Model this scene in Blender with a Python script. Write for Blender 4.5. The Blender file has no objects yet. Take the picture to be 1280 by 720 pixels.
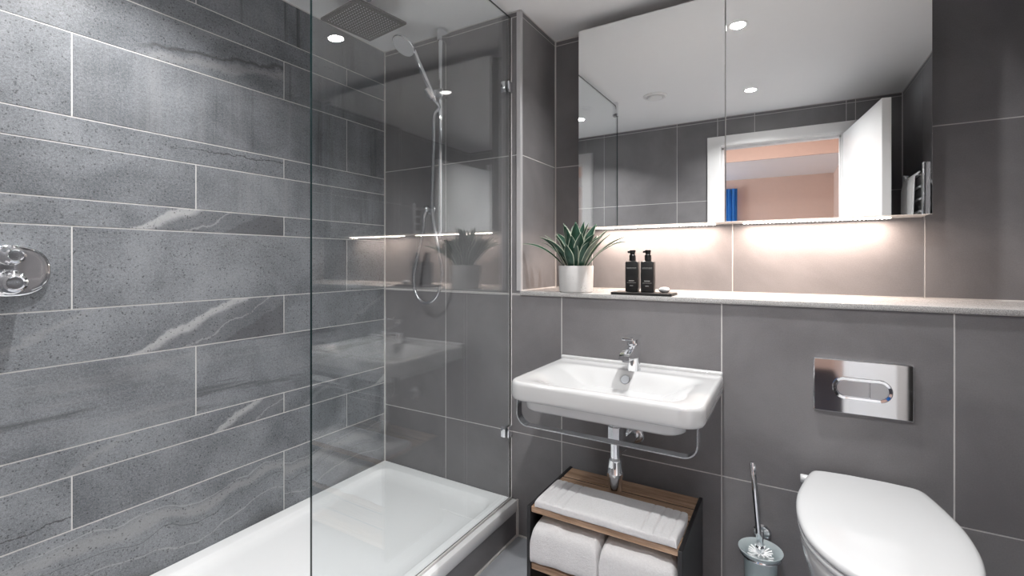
import bpy, bmesh, math, random
from mathutils import Vector, Matrix
random.seed(4)
SC = bpy.context.scene
COL = SC.collection
R = math.radians

# ------------------------------------------------------------------ camera, world, exposure
cd = bpy.data.cameras.new('camera'); cam = bpy.data.objects.new('camera', cd); COL.objects.link(cam)
cam.location = (0, 0, 1.18); cam.rotation_euler = (R(90), 0, R(30.6466))
cd.sensor_width = 36; cd.lens = 16.614; cd.shift_y = -34/1280; cd.clip_start = .01
SC.camera = cam
w = bpy.data.worlds.new('world'); SC.world = w; w.use_nodes = True
w.node_tree.nodes['Background'].inputs[0].default_value = (.75, .85, 1, 1)
w.node_tree.nodes['Background'].inputs[1].default_value = 1.0
vs = SC.view_settings
vs.view_transform = 'Standard'; vs.look = 'None'; vs.gamma = 1; vs.use_curve_mapping = False
vs.exposure = 0.82
SC.cycles.max_bounces = 14; SC.cycles.diffuse_bounces = 8; SC.cycles.glossy_bounces = 8
SC.cycles.transparent_max_bounces = 24; SC.cycles.transmission_bounces = 12
SC.cycles.sample_clamp_indirect = 6
DOWNLIGHT_W = 7.5; LED_W = 2.8; BEDROOM_FILL_W = 12.0; WINDOW_FILL_W = 30.0

# room numbers (metres)
XL, XR, YB, YO, H = -1.804, .64, 1.76, .066, 2.255     # left, right, back, opposite wall, ceiling
YR = 2.105                                            # back of the recess above the ledge
XN = -1.0                                             # where the recess starts
ZS = 1.051                                            # ledge top

# ------------------------------------------------------------------ lamps other than the lamp things
def area(name, loc, rot, sx, sy, power, color, spread=180):
    l = bpy.data.lights.new(name, 'AREA'); l.shape = 'RECTANGLE'; l.size = sx; l.size_y = sy
    l.energy = power; l.color = color; l.spread = R(spread)
    o = bpy.data.objects.new(name, l); COL.objects.link(o); o.location = loc; o.rotation_euler = rot
    return o
area('bedroom_fill_light', (-.3, -.40, 2.47), (0, 0, 0), .35, .35, BEDROOM_FILL_W, (1, .97, .95))  # unseen lamp, added as fill for the bathroom through the doorway

# ------------------------------------------------------------------ materials
def new_mat(name):
    m = bpy.data.materials.new(name); m.use_nodes = True
    nt = m.node_tree; b = nt.nodes['Principled BSDF']
    return m, nt, b
def N(nt, t, **k):
    n = nt.nodes.new(t)
    for a, v in k.items(): setattr(n, a, v)
    return n
def L(nt, a, b): nt.links.new(a, b)
def mth(nt, op, a, b=None, c=None, clamp=False):
    n = N(nt, 'ShaderNodeMath', operation=op); n.use_clamp = clamp
    for i, v in enumerate((a, b, c)):
        if v is None: continue
        if isinstance(v, (int, float)): n.inputs[i].default_value = v
        else: L(nt, v, n.inputs[i])
    return n.outputs[0]
def mixc(nt, fac, a, b, mode='MIX'):
    n = N(nt, 'ShaderNodeMix', data_type='RGBA', blend_type=mode)
    for s, v in ((n.inputs[0], fac), (n.inputs[6], a), (n.inputs[7], b)):
        if isinstance(v, (int, float)): s.default_value = v
        elif isinstance(v, tuple): s.default_value = (*v[:3], 1)
        else: L(nt, v, s)
    return n.outputs[2]
def noise(nt, vec, scale, detail=3, rough=.5, dist=0):
    n = N(nt, 'ShaderNodeTexNoise'); n.inputs['Scale'].default_value = scale
    n.inputs['Detail'].default_value = detail; n.inputs['Roughness'].default_value = rough
    n.inputs['Distortion'].default_value = dist
    if vec is not None: L(nt, vec, n.inputs['Vector'])
    return n.outputs['Fac']
def ramp(nt, fac, a, b):
    n = N(nt, 'ShaderNodeMapRange'); n.interpolation_type = 'SMOOTHSTEP'
    L(nt, fac, n.inputs[0]); n.inputs[1].default_value = a; n.inputs[2].default_value = b
    return n.outputs[0]
def bump(nt, b, h, strength, dist=.002):
    n = N(nt, 'ShaderNodeBump'); n.inputs['Strength'].default_value = strength; n.inputs['Distance'].default_value = dist
    L(nt, h, n.inputs['Height']); L(nt, n.outputs[0], b.inputs['Normal'])
def simple(name, col, rough=.5, metal=0, coat=0, var=.04, scale=30, spec=.5, bmp=0, bscale=300):
    m, nt, b = new_mat(name)
    tc = N(nt, 'ShaderNodeTexCoord').outputs['Object']
    f = noise(nt, tc, scale, 3)
    dark = tuple(max(0, c*(1-var)) for c in col); lite = tuple(min(1, c*(1+var)) for c in col)
    L(nt, mixc(nt, f, dark, lite), b.inputs['Base Color'])
    b.inputs['Roughness'].default_value = rough; b.inputs['Metallic'].default_value = metal
    b.inputs['Coat Weight'].default_value = coat; b.inputs['Coat Roughness'].default_value = .03
    b.inputs['Specular IOR Level'].default_value = spec
    if bmp: bump(nt, b, noise(nt, tc, bscale, 4), bmp)
    return m
M = {}
M['chrome'] = simple('chrome', (.86, .87, .89), .05, 1, var=.01)
M['brushed'] = simple('brushed_steel', (.62, .63, .65), .25, 1, var=.02)
M['mirror'] = simple('mirror_glass', (.93, .94, .94), .0, 1, var=0)
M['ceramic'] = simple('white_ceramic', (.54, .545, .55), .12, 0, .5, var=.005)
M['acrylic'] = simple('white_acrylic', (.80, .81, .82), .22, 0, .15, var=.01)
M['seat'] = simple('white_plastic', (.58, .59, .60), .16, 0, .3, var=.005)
M['paint'] = simple('ceiling_paint', (.88, .885, .89), .85, var=.01, bmp=.05)
M['gloss_paint'] = simple('white_gloss_paint', (.82, .82, .82), .35, var=.01)
M['peach'] = simple('peach_paint', (.66, .50, .43), .8, var=.03)
M['grout'] = simple('grout', (.62, .61, .60), .85, var=.06, scale=90)
M['caulk'] = simple('caulk', (.62, .61, .60), .55, var=.03)
M['satin'] = simple('satin_silver', (.56, .56, .57), .3, .35, var=.01)
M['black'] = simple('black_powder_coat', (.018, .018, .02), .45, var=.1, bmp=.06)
M['black_plastic'] = simple('black_plastic', (.006, .006, .0065), .3, var=.1)
M['slate'] = simple('black_slate', (.010, .0095, .0095), .6, var=.2, bmp=.2)
M['print'] = simple('pale_print', (.45, .45, .44), .6)
M['carcass'] = simple('cabinet_white', (.50, .49, .48), .4, var=.02)
M['dark_seam'] = simple('dark_seam', (.10, .10, .11), .4)
M['glass_edge'] = simple('glass_edge', (.012, .03, .032), .1)
M['rubber'] = simple('grey_rubber', (.30, .30, .31), .6)
M['nozzle'] = simple('pale_nozzle', (.62, .64, .68), .5)
M['head_face'] = simple('shower_face', (.62, .63, .65), .35)
M['dark_steel'] = simple('polished_dark_steel', (.09, .087, .09), .3, .8)
M['soil'] = simple('soil', (.05, .035, .025), .9, var=.4, scale=120, bmp=.5)
M['leaf'] = simple('leaf_green', (.014, .060, .036), .35, var=.5, scale=45)
M['leaf_edge'] = simple('leaf_cream', (.52, .58, .46), .4, var=.2, scale=60)
M['bristle'] = simple('white_bristle', (.85, .87, .88), .5)
M['overflow'] = simple('overflow_chrome', (.30, .31, .33), .35, .7)
M['hall_floor'] = simple('hall_carpet', (.008, .009, .016), .9, var=.2, bmp=.2)

def pot_mat():
    m, nt, b = new_mat('pale_concrete')
    tc = N(nt, 'ShaderNodeTexCoord').outputs['Object']
    v = N(nt, 'ShaderNodeTexVoronoi'); L(nt, tc, v.inputs['Vector']); v.inputs['Scale'].default_value = 140
    hole = mth(nt, 'MULTIPLY', ramp(nt, v.outputs['Distance'], .32, .2), ramp(nt, noise(nt, tc, 26, 2), .54, .66))
    c = mixc(nt, noise(nt, tc, 18, 4), (.46, .455, .45), (.57, .565, .56))
    L(nt, mixc(nt, hole, c, (.36, .35, .34)), b.inputs['Base Color']); b.inputs['Roughness'].default_value = .75
    return m
M['pot'] = pot_mat()
def pebble_mat():
    m, nt, b = new_mat('pebble_stone')
    tc = N(nt, 'ShaderNodeTexCoord').outputs['Object']
    mp = N(nt, 'ShaderNodeMapping'); mp.inputs['Scale'].default_value = (1, 1, 4); mp.inputs['Rotation'].default_value = (.5, .3, 0); L(nt, tc, mp.inputs[0])
    L(nt, mixc(nt, ramp(nt, noise(nt, mp.outputs[0], 45, 3, .6, .5), .4, .62), (.30, .30, .31), (.78, .78, .77)), b.inputs['Base Color'])
    b.inputs['Roughness'].default_value = .6
    return m
M['pebble'] = pebble_mat()
def ledge_mat():
    m, nt, b = new_mat('speckled_quartz')
    tc = N(nt, 'ShaderNodeTexCoord').outputs['Object']
    f = ramp(nt, noise(nt, tc, 420, 2, .6), .36, .62)
    L(nt, mixc(nt, f, (.30, .295, .29), (.56, .555, .55)), b.inputs['Base Color'])
    b.inputs['Roughness'].default_value = .22
    return m
M['ledge'] = ledge_mat()
def smooth_tile(name, c0, c1, rough=.42):
    m, nt, b = new_mat(name)
    uv = N(nt, 'ShaderNodeUVMap', uv_map='rand').outputs[0]
    big = noise(nt, uv, 3.2, 5, .6, .4); fine = noise(nt, uv, 260, 2)
    f = mth(nt, 'ADD', mth(nt, 'MULTIPLY', big, .8), mth(nt, 'MULTIPLY', fine, .25))
    c = mixc(nt, ramp(nt, f, .3, .75), c0, c1)
    mp = N(nt, 'ShaderNodeMapping'); mp.inputs['Scale'].default_value = (1, 5, 1); mp.inputs['Rotation'].default_value = (0, 0, .9); L(nt, uv, mp.inputs[0])
    scr = ramp(nt, noise(nt, mp.outputs[0], 9, 6, .75, 1.2), .70, .80)
    c = mixc(nt, mth(nt, 'MULTIPLY', scr, .16), c, tuple(min(1, x*2.2) for x in c1))
    L(nt, c, b.inputs['Base Color']); b.inputs['Roughness'].default_value = rough
    bump(nt, b, noise(nt, uv, 90, 4), .06)
    return m
M['tile'] = smooth_tile('smooth_grey_tile', (.150, .146, .152), (.215, .210, .217))
M['tile_floor'] = smooth_tile('floor_grey_tile', (.33, .35, .38), (.41, .43, .465), .5)
def stone_tile(kind):
    """natural-look grey porcelain; kind picks the pattern printed on the tile"""
    m, nt, b = new_mat('stone_tile_' + kind)
    rv = N(nt, 'ShaderNodeUVMap', uv_map='rand').outputs[0]
    lo = N(nt, 'ShaderNodeUVMap', uv_map='local').outputs[0]
    sep = N(nt, 'ShaderNodeSeparateXYZ'); L(nt, lo, sep.inputs[0]); x, y = sep.outputs[0], sep.outputs[1]
    cloud = noise(nt, rv, 4, 5, .6, .3); grain = noise(nt, rv, 360, 2, .85); mid = noise(nt, rv, 140, 3, .85)
    f = mth(nt, 'ADD', mth(nt, 'MULTIPLY', cloud, .40), mth(nt, 'ADD', mth(nt, 'MULTIPLY', grain, .42), mth(nt, 'MULTIPLY', mid, .36)))
    c = mixc(nt, ramp(nt, f, .38, .80), (.070, .078, .088), (.335, .352, .375))
    if kind == 'vertical':
        mp = N(nt, 'ShaderNodeMapping'); mp.inputs['Scale'].default_value = (11, .22, 1); mp.inputs['Rotation'].default_value = (0, 0, .03); L(nt, rv, mp.inputs[0])
        s = noise(nt, mp.outputs[0], 1.6, 6, .72)
        mq = N(nt, 'ShaderNodeMapping'); mq.inputs['Scale'].default_value = (1, .1, 1); L(nt, rv, mq.inputs[0])
        c = mixc(nt, mth(nt, 'MULTIPLY', ramp(nt, noise(nt, mq.outputs[0], 3, 2), .48, .66), .40), c, (.075, .078, .084))
        c = mixc(nt, mth(nt, 'MULTIPLY', ramp(nt, s, .48, .75), .40), c, (.34, .345, .355))
        c = mixc(nt, mth(nt, 'MULTIPLY', ramp(nt, s, .45, .32), .70), c, (.055, .057, .062))
    elif kind == 'horizontal':
        mp = N(nt, 'ShaderNodeMapping'); mp.inputs['Scale'].default_value = (.8, 11, 1); mp.inputs['Rotation'].default_value = (0, 0, -.05); L(nt, rv, mp.inputs[0])
        s = noise(nt, mp.outputs[0], 1.6, 5, .65, .2)
        c = mixc(nt, mth(nt, 'MULTIPLY', ramp(nt, s, .52, .75), .45), c, (.30, .305, .315))
        c = mixc(nt, mth(nt, 'MULTIPLY', ramp(nt, s, .48, .34), .7), c, (.07, .073, .08))
    elif kind in ('diagonal', 'diagonal_end'):
        x0 = .47 if kind == 'diagonal' else .70
        wob = mth(nt, 'MULTIPLY', mth(nt, 'SUBTRACT', noise(nt, lo, 9, 4, .6), .5), .075)
        d = mth(nt, 'ADD', mth(nt, 'SUBTRACT', mth(nt, 'MULTIPLY', mth(nt, 'SUBTRACT', x, x0), .50), y), wob)   # <0 left of the vein
        band = mth(nt, 'MULTIPLY', ramp(nt, d, -.006, .004), ramp(nt, d, .042, .012))
        band = mth(nt, 'MULTIPLY', band, mth(nt, 'ADD', .55, mth(nt, 'MULTIPLY', noise(nt, lo, 60, 3), .6)))
        c = mixc(nt, mth(nt, 'MULTIPLY', band, .85), c, (.47, .475, .48))
        side = ramp(nt, d, .02, .035)
        c = mixc(nt, mth(nt, 'MULTIPLY', side, .35), c, (.10, .104, .112))
        d2 = mth(nt, 'SUBTRACT', d, .085)
        thin = mth(nt, 'MULTIPLY', ramp(nt, d2, -.004, 0), ramp(nt, d2, .006, .001))
        c = mixc(nt, mth(nt, 'MULTIPLY', thin, .5), c, (.40, .405, .41))
        d3 = mth(nt, 'SUBTRACT', d, .14)
        c = mixc(nt, mth(nt, 'MULTIPLY', ramp(nt, d3, -.006, .004), .45), c, (.072, .072, .078))
        d4 = mth(nt, 'ADD', d, .20)
        thin4 = mth(nt, 'MULTIPLY', ramp(nt, d4, -.012, 0), ramp(nt, d4, .02, .002))
        c = mixc(nt, mth(nt, 'MULTIPLY', thin4, .3), c, (.36, .365, .37))
    elif kind == 'wavy':
        wob = mth(nt, 'MULTIPLY', mth(nt, 'SUBTRACT', noise(nt, lo, 5, 2, .45, .3), .5), .13)
        wob = mth(nt, 'ADD', wob, mth(nt, 'MULTIPLY', mth(nt, 'SINE', mth(nt, 'MULTIPLY', x, 12)), .022))
        yy = mth(nt, 'ADD', y, wob)
        for c0, hw, amt, colr in ((.325, .026, .50, (.34, .345, .35)), (.350, .003, .45, (.44, .445, .45)), (.222, .0035, .55, (.40, .405, .41)), (.285, .0018, .6, (.05, .05, .055))):
            dd = mth(nt, 'ABSOLUTE', mth(nt, 'SUBTRACT', yy, c0))
            c = mixc(nt, mth(nt, 'MULTIPLY', ramp(nt, dd, hw, hw*.25), amt), c, colr)
        c = mixc(nt, mth(nt, 'MULTIPLY', ramp(nt, yy, .185, .13), .6), c, (.075, .078, .082))
    elif kind == 'vein_end':
        wob = mth(nt, 'MULTIPLY', mth(nt, 'SUBTRACT', noise(nt, lo, 7, 5, .6, .5), .5), .10)
        yy = mth(nt, 'ADD', mth(nt, 'SUBTRACT', y, mth(nt, 'MULTIPLY', mth(nt, 'SUBTRACT', x, .45), .19)), wob)
        on = ramp(nt, x, .46, .56)
        band = mth(nt, 'MULTIPLY', ramp(nt, mth(nt, 'ABSOLUTE', mth(nt, 'SUBTRACT', yy, -.005)), .022, .004), on)
        c = mixc(nt, mth(nt, 'MULTIPLY', band, .4), c, (.40, .405, .41))
        edge = mth(nt, 'MULTIPLY', ramp(nt, mth(nt, 'ABSOLUTE', mth(nt, 'SUBTRACT', yy, .026)), .010, .002), on)
        c = mixc(nt, mth(nt, 'MULTIPLY', edge, .7), c, (.07, .07, .075))
    # dark pits
    v = N(nt, 'ShaderNodeTexVoronoi'); L(nt, rv, v.inputs['Vector']); v.inputs['Scale'].default_value = 125
    pit = mth(nt, 'MULTIPLY', ramp(nt, v.outputs['Distance'], .40, .18), ramp(nt, noise(nt, rv, 60, 3, .7), .48, .57))
    c = mixc(nt, mth(nt, 'MULTIPLY', pit, .3 if kind in ('vertical', 'horizontal') else .72), c, (.035, .036, .04))
    if kind.startswith('crack'):
        wob = mth(nt, 'MULTIPLY', mth(nt, 'SUBTRACT', noise(nt, lo, 14, 5, .7), .5), .05)
        dd = mth(nt, 'ABSOLUTE', mth(nt, 'ADD', mth(nt, 'SUBTRACT', mth(nt, 'SUBTRACT', y, .02), mth(nt, 'MULTIPLY', x, .045)), wob))
        on = ramp(nt, x, .22, .36) if kind == 'crack' else ramp(nt, x, .52, .75)
        c = mixc(nt, mth(nt, 'MULTIPLY', mth(nt, 'MULTIPLY', ramp(nt, dd, .0032, .0008), on), .8), c, (.03, .03, .033))
    hs = N(nt, 'ShaderNodeMix', data_type='RGBA', blend_type='MULTIPLY'); hs.inputs[0].default_value = 1
    L(nt, c, hs.inputs[6]); hs.inputs[7].default_value = (.94, .94, .945, 1)
    L(nt, hs.outputs[2], b.inputs['Base Color']); b.inputs['Roughness'].default_value = .42
    b.inputs['Coat Weight'].default_value = .05; b.inputs['Coat Roughness'].default_value = .06
    bump(nt, b, mth(nt, 'ADD', noise(nt, rv, 160, 4, .7), mth(nt, 'MULTIPLY', pit, -.8)), .10)
    return m
STONE = ['plain', 'vertical', 'horizontal', 'diagonal', 'diagonal_end', 'wavy', 'vein_end', 'crack', 'crack_end']
for k in STONE: M['stone_' + k] = stone_tile(k)
def wood_mat():
    m, nt, b = new_mat('oiled_oak')
    tc = N(nt, 'ShaderNodeTexCoord').outputs['Object']
    mp = N(nt, 'ShaderNodeMapping'); mp.inputs['Scale'].default_value = (1.2, 22, 22); L(nt, tc, mp.inputs[0])
    f = noise(nt, mp.outputs[0], 6, 6, .65, .5)
    c = mixc(nt, ramp(nt, f, .3, .7), (.28, .17, .10), (.54, .37, .255))
    L(nt, c, b.inputs['Base Color']); b.inputs['Roughness'].default_value = .5
    bump(nt, b, f, .12)
    return m
M['wood'] = wood_mat()
def towel_mat():
    m, nt, b = new_mat('white_terry')
    tc = N(nt, 'ShaderNodeTexCoord').outputs['Object']
    f = noise(nt, tc, 520, 3, .7); g = noise(nt, tc, 150, 3, .6)
    L(nt, mixc(nt, g, (.66, .66, .67), (.82, .82, .83)), b.inputs['Base Color']); b.inputs['Roughness'].default_value = .95
    b.inputs['Sheen Weight'].default_value = .25; b.inputs['Specular IOR Level'].default_value = .1
    bump(nt, b, mth(nt, 'ADD', f, mth(nt, 'MULTIPLY', g, .8)), .7, .004)
    return m
M['towel'] = towel_mat()
def pane_glass(name, tint, f0=.04):
    """a clear pane: straight-through transmission and Schlick reflection at each face"""
    m = bpy.data.materials.new(name); m.use_nodes = True; nt = m.node_tree; nt.nodes.clear()
    out = N(nt, 'ShaderNodeOutputMaterial'); mix = N(nt, 'ShaderNodeMixShader')
    tr = N(nt, 'ShaderNodeBsdfTransparent'); tr.inputs[0].default_value = (*tint, 1)
    gl = N(nt, 'ShaderNodeBsdfAnisotropic'); gl.inputs['Roughness'].default_value = 0; gl.inputs[0].default_value = (1, 1, 1, 1)
    g = N(nt, 'ShaderNodeNewGeometry'); dot = N(nt, 'ShaderNodeVectorMath', operation='DOT_PRODUCT')
    L(nt, g.outputs['Incoming'], dot.inputs[0]); L(nt, g.outputs['Normal'], dot.inputs[1])
    c = mth(nt, 'ABSOLUTE', dot.outputs['Value'])
    p = mth(nt, 'POWER', mth(nt, 'SUBTRACT', 1, c, clamp=True), 5)
    L(nt, mth(nt, 'ADD', f0, mth(nt, 'MULTIPLY', p, 1-f0)), mix.inputs[0])
    L(nt, tr.outputs[0], mix.inputs[1]); L(nt, gl.outputs[0], mix.inputs[2]); L(nt, mix.outputs[0], out.inputs[0])
    return m
M['glass'] = pane_glass('screen_glass', (.97, .982, .982), .08)
M['window_glass'] = pane_glass('window_glass', (.96, .97, .97))
def frosted():
    m, nt, b = new_mat('frosted_glass')
    b.inputs['Base Color'].default_value = (.66, .74, .76, 1); b.inputs['Roughness'].default_value = .45
    b.inputs['Transmission Weight'].default_value = .55; b.inputs['IOR'].default_value = 1.3
    return m
M['frosted'] = frosted()
def emit(name, col, s):
    m = bpy.data.materials.new(name); m.use_nodes = True; nt = m.node_tree; nt.nodes.clear()
    o = N(nt, 'ShaderNodeOutputMaterial'); e = N(nt, 'ShaderNodeEmission')
    e.inputs[0].default_value = (*col, 1); e.inputs[1].default_value = s; L(nt, e.outputs[0], o.inputs[0]); return m
M['lamp'] = emit('lamp_lens', (1, .97, .94), 40)
M['led'] = emit('led_lens', (1, .90, .82), 2.5)
M['led_dot'] = emit('led_dot', (1, .95, .90), 16)
M['day'] = emit('daylight', (.65, .82, 1), 3)
def curtain_mat():
    m = bpy.data.materials.new('blue_curtain'); m.use_nodes = True; nt = m.node_tree; b = nt.nodes['Principled BSDF']
    tc = N(nt, 'ShaderNodeTexCoord').outputs['Object']
    c = mixc(nt, noise(nt, tc, 200, 2), (.08, .28, .55), (.12, .36, .66))
    L(nt, c, b.inputs['Base Color']); b.inputs['Roughness'].default_value = .9
    t = N(nt, 'ShaderNodeBsdfTranslucent'); t.inputs[0].default_value = (.22, .58, .92, 1)
    mix = N(nt, 'ShaderNodeMixShader'); mix.inputs[0].default_value = .6
    out = nt.nodes['Material Output']; L(nt, b.outputs[0], mix.inputs[1]); L(nt, t.outputs[0], mix.inputs[2]); L(nt, mix.outputs[0], out.inputs[0])
    return m
M['curtain'] = curtain_mat()

# ------------------------------------------------------------------ mesh helpers (world coordinates)
class MB:
    def __init__(s): s.b = bmesh.new(); s.mi = 0
    def face(s, vs):
        try:
            f = s.b.faces.new(vs); f.material_index = s.mi; return f
        except ValueError: return None
    def loft(s, rings, cap0=True, cap1=True, closed=True):
        vr = [[s.b.verts.new(p) for p in r] for r in rings]
        n = len(vr[0]); rng = n if closed else n-1
        for a, c in zip(vr, vr[1:]):
            for i in range(rng):
                j = (i+1) % n; s.face((a[i], a[j], c[j], c[i]))
        if cap0: s.face(vr[0][::-1])
        if cap1: s.face(vr[-1])
        return s
    def box(s, x0, x1, y0, y1, z0, z1, bev=0, seg=2, mat=None):
        r = bmesh.ops.create_cube(s.b, size=1)
        vs = r['verts']
        for v in vs:
            v.co = Vector(((x0+x1)/2 + v.co.x*(x1-x0), (y0+y1)/2 + v.co.y*(y1-y0), (z0+z1)/2 + v.co.z*(z1-z0)))
            if mat is not None: v.co = mat @ v.co
        fs = {f for v in vs for f in v.link_faces}
        for f in fs: f.material_index = s.mi
        if bev:
            es = list({e for v in vs for e in v.link_edges})
            bmesh.ops.bevel(s.b, geom=es, offset=bev, segments=seg, affect='EDGES', profile=.5, clamp_overlap=True, material=-1)
        return s
    def ring(s, c, ax, r, n=24, u=None):
        ax = Vector(ax).normalized(); c = Vector(c)
        u = Vector(u) if u is not None else (Vector((0, 0, 1)) if abs(ax.z) < .9 else Vector((1, 0, 0)))
        u = (u - ax*u.dot(ax)).normalized(); v = ax.cross(u)
        return [c + u*math.cos(t*2*math.pi/n)*r + v*math.sin(t*2*math.pi/n)*r for t in range(n)]
    def rev(s, c, ax, prof, n=28, cap0=True, cap1=True):
        """prof: list of (distance along axis, radius)"""
        ax = Vector(ax).normalized(); c = Vector(c)
        return s.loft([s.ring(c + ax*d, ax, max(r, 1e-5), n) for d, r in prof], cap0, cap1)
    def cyl(s, p0, p1, r, n=24, r1=None, bev=0):
        p0 = Vector(p0); p1 = Vector(p1); l = (p1-p0).length; r1 = r if r1 is None else r1
        if bev: prof = [(0, r-bev), (bev*.3, r-bev*.3), (bev, r), (l-bev, r1), (l-bev*.3, r1-bev*.3), (l, r1-bev)]
        else: prof = [(0, r), (l, r1)]
        return s.rev(p0, p1-p0, prof, n)
    def tube(s, pts, r, n=10, cap=True, sub=6):
        pts = smooth_path([Vector(p) for p in pts], sub)
        rings = []; u = None
        for i, p in enumerate(pts):
            t = (pts[min(i+1, len(pts)-1)] - pts[max(i-1, 0)]).normalized()
            if u is None: u = Vector((0, 0, 1)) if abs(t.z) < .9 else Vector((1, 0, 0))
            u = (u - t*u.dot(t)).normalized()
            rings.append(s.ring(p, t, r, n, u))
        return s.loft(rings, cap, cap)
    def sphere(s, c, rx, ry, rz, n=20, m=12):
        rings = []
        for k in range(1, m):
            a = math.pi*k/m
            rings.append([Vector((c[0]+rx*math.sin(a)*math.cos(t*2*math.pi/n), c[1]+ry*math.sin(a)*math.sin(t*2*math.pi/n), c[2]-rz*math.cos(a))) for t in range(n)])
        return s.loft(rings)
    def build(s, name, mats, parent=None, smooth=True, angle=35, uvs=None):
        if not isinstance(mats, (list, tuple)): mats = [mats]
        bmesh.ops.recalc_face_normals(s.b, faces=s.b.faces[:]) if uvs is None else None
        me = bpy.data.meshes.new(name); s.b.to_mesh(me); s.b.free()
        for m in mats: me.materials.append(M[m] if isinstance(m, str) else m)
        if smooth:
            me.polygons.foreach_set('use_smooth', [True]*len(me.polygons)); me.set_sharp_from_angle(angle=R(angle))
        o = bpy.data.objects.new(name, me); COL.objects.link(o)
        if parent is not None:
            o.parent = parent
            off = parent.location.copy()
            if parent.parent is not None: off += parent.parent.location
            if off.length: me.transform(Matrix.Translation(-off))
        return o
def smooth_path(p, sub=6):
    if sub <= 1 or len(p) < 3: return p
    out = []
    for i in range(len(p)-1):
        a = p[max(i-1, 0)]; b = p[i]; c = p[i+1]; d = p[min(i+2, len(p)-1)]
        for k in range(sub):
            t = k/sub
            out.append(.5*((2*b) + (c-a)*t + (2*a-5*b+4*c-d)*t*t + (3*b-a-3*c+d)*t**3))
    out.append(p[-1]); return out
def rrect(x0, x1, y0, y1, z, r, n=8, plane='xy'):
    """rounded rectangle; r may be four radii (x1y1, x0y1, x0y0, x1y0)"""
    rs = r if isinstance(r, (tuple, list)) else (r,)*4
    out = []
    for (cx, cy, a0, sx, sy), rr in zip(((x1, y1, 0, -1, -1), (x0, y1, 90, 1, -1), (x0, y0, 180, 1, 1), (x1, y0, 270, -1, 1)), rs):
        for k in range(n+1):
            a = R(a0 + 90*k/n); out.append((cx + sx*rr + rr*math.cos(a), cy + sy*rr + rr*math.sin(a)))
    if plane == 'xy': return [Vector((a, b, z)) for a, b in out]
    if plane == 'xz': return [Vector((a, z, b)) for a, b in out]
    return [Vector((z, a, b)) for a, b in out]
def thing(name, label, cat, loc, group=None):
    o = bpy.data.objects.new(name, None); COL.objects.link(o); o.location = loc; o.empty_display_size = .05
    o['label'] = label; o['category'] = cat
    if group: o['group'] = group
    return o
def tag(o, label, cat, group=None):
    o['label'] = label; o['category'] = cat
    if group: o['group'] = group
    return o
def struct(o): o['kind'] = 'structure'; return o
def copy_tree(o, parent=None):
    c = o.copy(); COL.objects.link(c); c.parent = parent
    for ch in o.children: copy_tree(ch, c)
    return c

# ------------------------------------------------------------------ the room shell
G = .0018                                                # half a grout joint
def tile_wall(name, origin, ud, vd, slab, tiles, mats, depth=.0012):
    """slab: list of (u0,u1,v0,v1) grout backing; tiles: (u0,u1,v0,v1,material index>=1). Normal = ud x vd"""
    mb = MB(); b = mb.b; O = Vector(origin); U = Vector(ud); V = Vector(vd); W = U.cross(V)
    la = b.loops.layers.uv.new('local'); ra = b.loops.layers.uv.new('rand')
    P = lambda u, v, h: O + U*u + V*v + W*h
    for (u0, u1, v0, v1) in slab:
        q = [b.verts.new(P(*c)) for c in ((u0, v0, -depth), (u1, v0, -depth), (u1, v1, -depth), (u0, v1, -depth), (u0, v0, -.06), (u1, v0, -.06), (u1, v1, -.06), (u0, v1, -.06))]
        for idx in ((0, 1, 2, 3), (7, 6, 5, 4), (0, 4, 5, 1), (1, 5, 6, 2), (2, 6, 7, 3), (3, 7, 4, 0)): b.faces.new([q[i] for i in idx])
    for (u0, u1, v0, v1, mi) in tiles:
        ru, rvv = random.uniform(0, 60), random.uniform(0, 60)
        a = [(u0+G, v0+G), (u1-G, v0+G), (u1-G, v1-G), (u0+G, v1-G)]
        e = .0006
        t = [(u0+G+e, v0+G+e), (u1-G-e, v0+G+e), (u1-G-e, v1-G-e), (u0+G+e, v1-G-e)]
        va = [b.verts.new(P(x, y, -depth)) for x, y in a]; vt = [b.verts.new(P(x, y, 0)) for x, y in t]
        fs = [(b.faces.new(vt), t)] + [(b.faces.new((va[i], va[(i+1) % 4], vt[(i+1) % 4], vt[i])), [a[i], a[(i+1) % 4], t[(i+1) % 4], t[i]]) for i in range(4)]
        for f, cs in fs:
            f.material_index = mi
            for lp, (x, y) in zip(f.loops, cs):
                lp[la].uv = (x-u0, y-v0); lp[ra].uv = (x-u0+ru, y-v0+rvv)
    o = mb.build(name, mats, None, smooth=False, uvs=True)
    return struct(o)
def grid(us, vs, mi=1): return [(a, b, c, d, mi) for a, b in zip(us, us[1:]) for c, d in zip(vs, vs[1:])]

# left wall, veined planks: u runs along y
rows = [0, .395, .553, .636, .880, 1.038, 1.281, 1.361, 1.519, 1.600, 1.845, 2.003, 2.084, H]
JA, JB, JC = [YO, .531, 1.519, YB], [YO, .199, 1.199, YB], [YO, .864, YB]
S = {k: i+1 for i, k in enumerate(STONE)}
layout = [
    (JB, ('wavy', 'wavy', 'wavy')), (JA, ('crack', 'plain', 'plain')), (JB, ('plain', 'diagonal_end', 'diagonal')), (JC, ('horizontal', 'horizontal')),
    (JB, ('plain', 'diagonal', 'diagonal_end')), (JA, ('plain', 'plain', 'plain')), (JB, ('plain', 'diagonal', 'diagonal_end')), (JC, ('plain', 'vertical')),
    (JB, ('plain', 'crack_end', 'plain')), (JA, ('plain', 'vertical', 'vertical')), (JB, ('plain', 'vein_end', 'vertical')), (JA, ('plain', 'plain', 'plain')), (JC, ('plain', 'vertical'))]
tl = []
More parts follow.
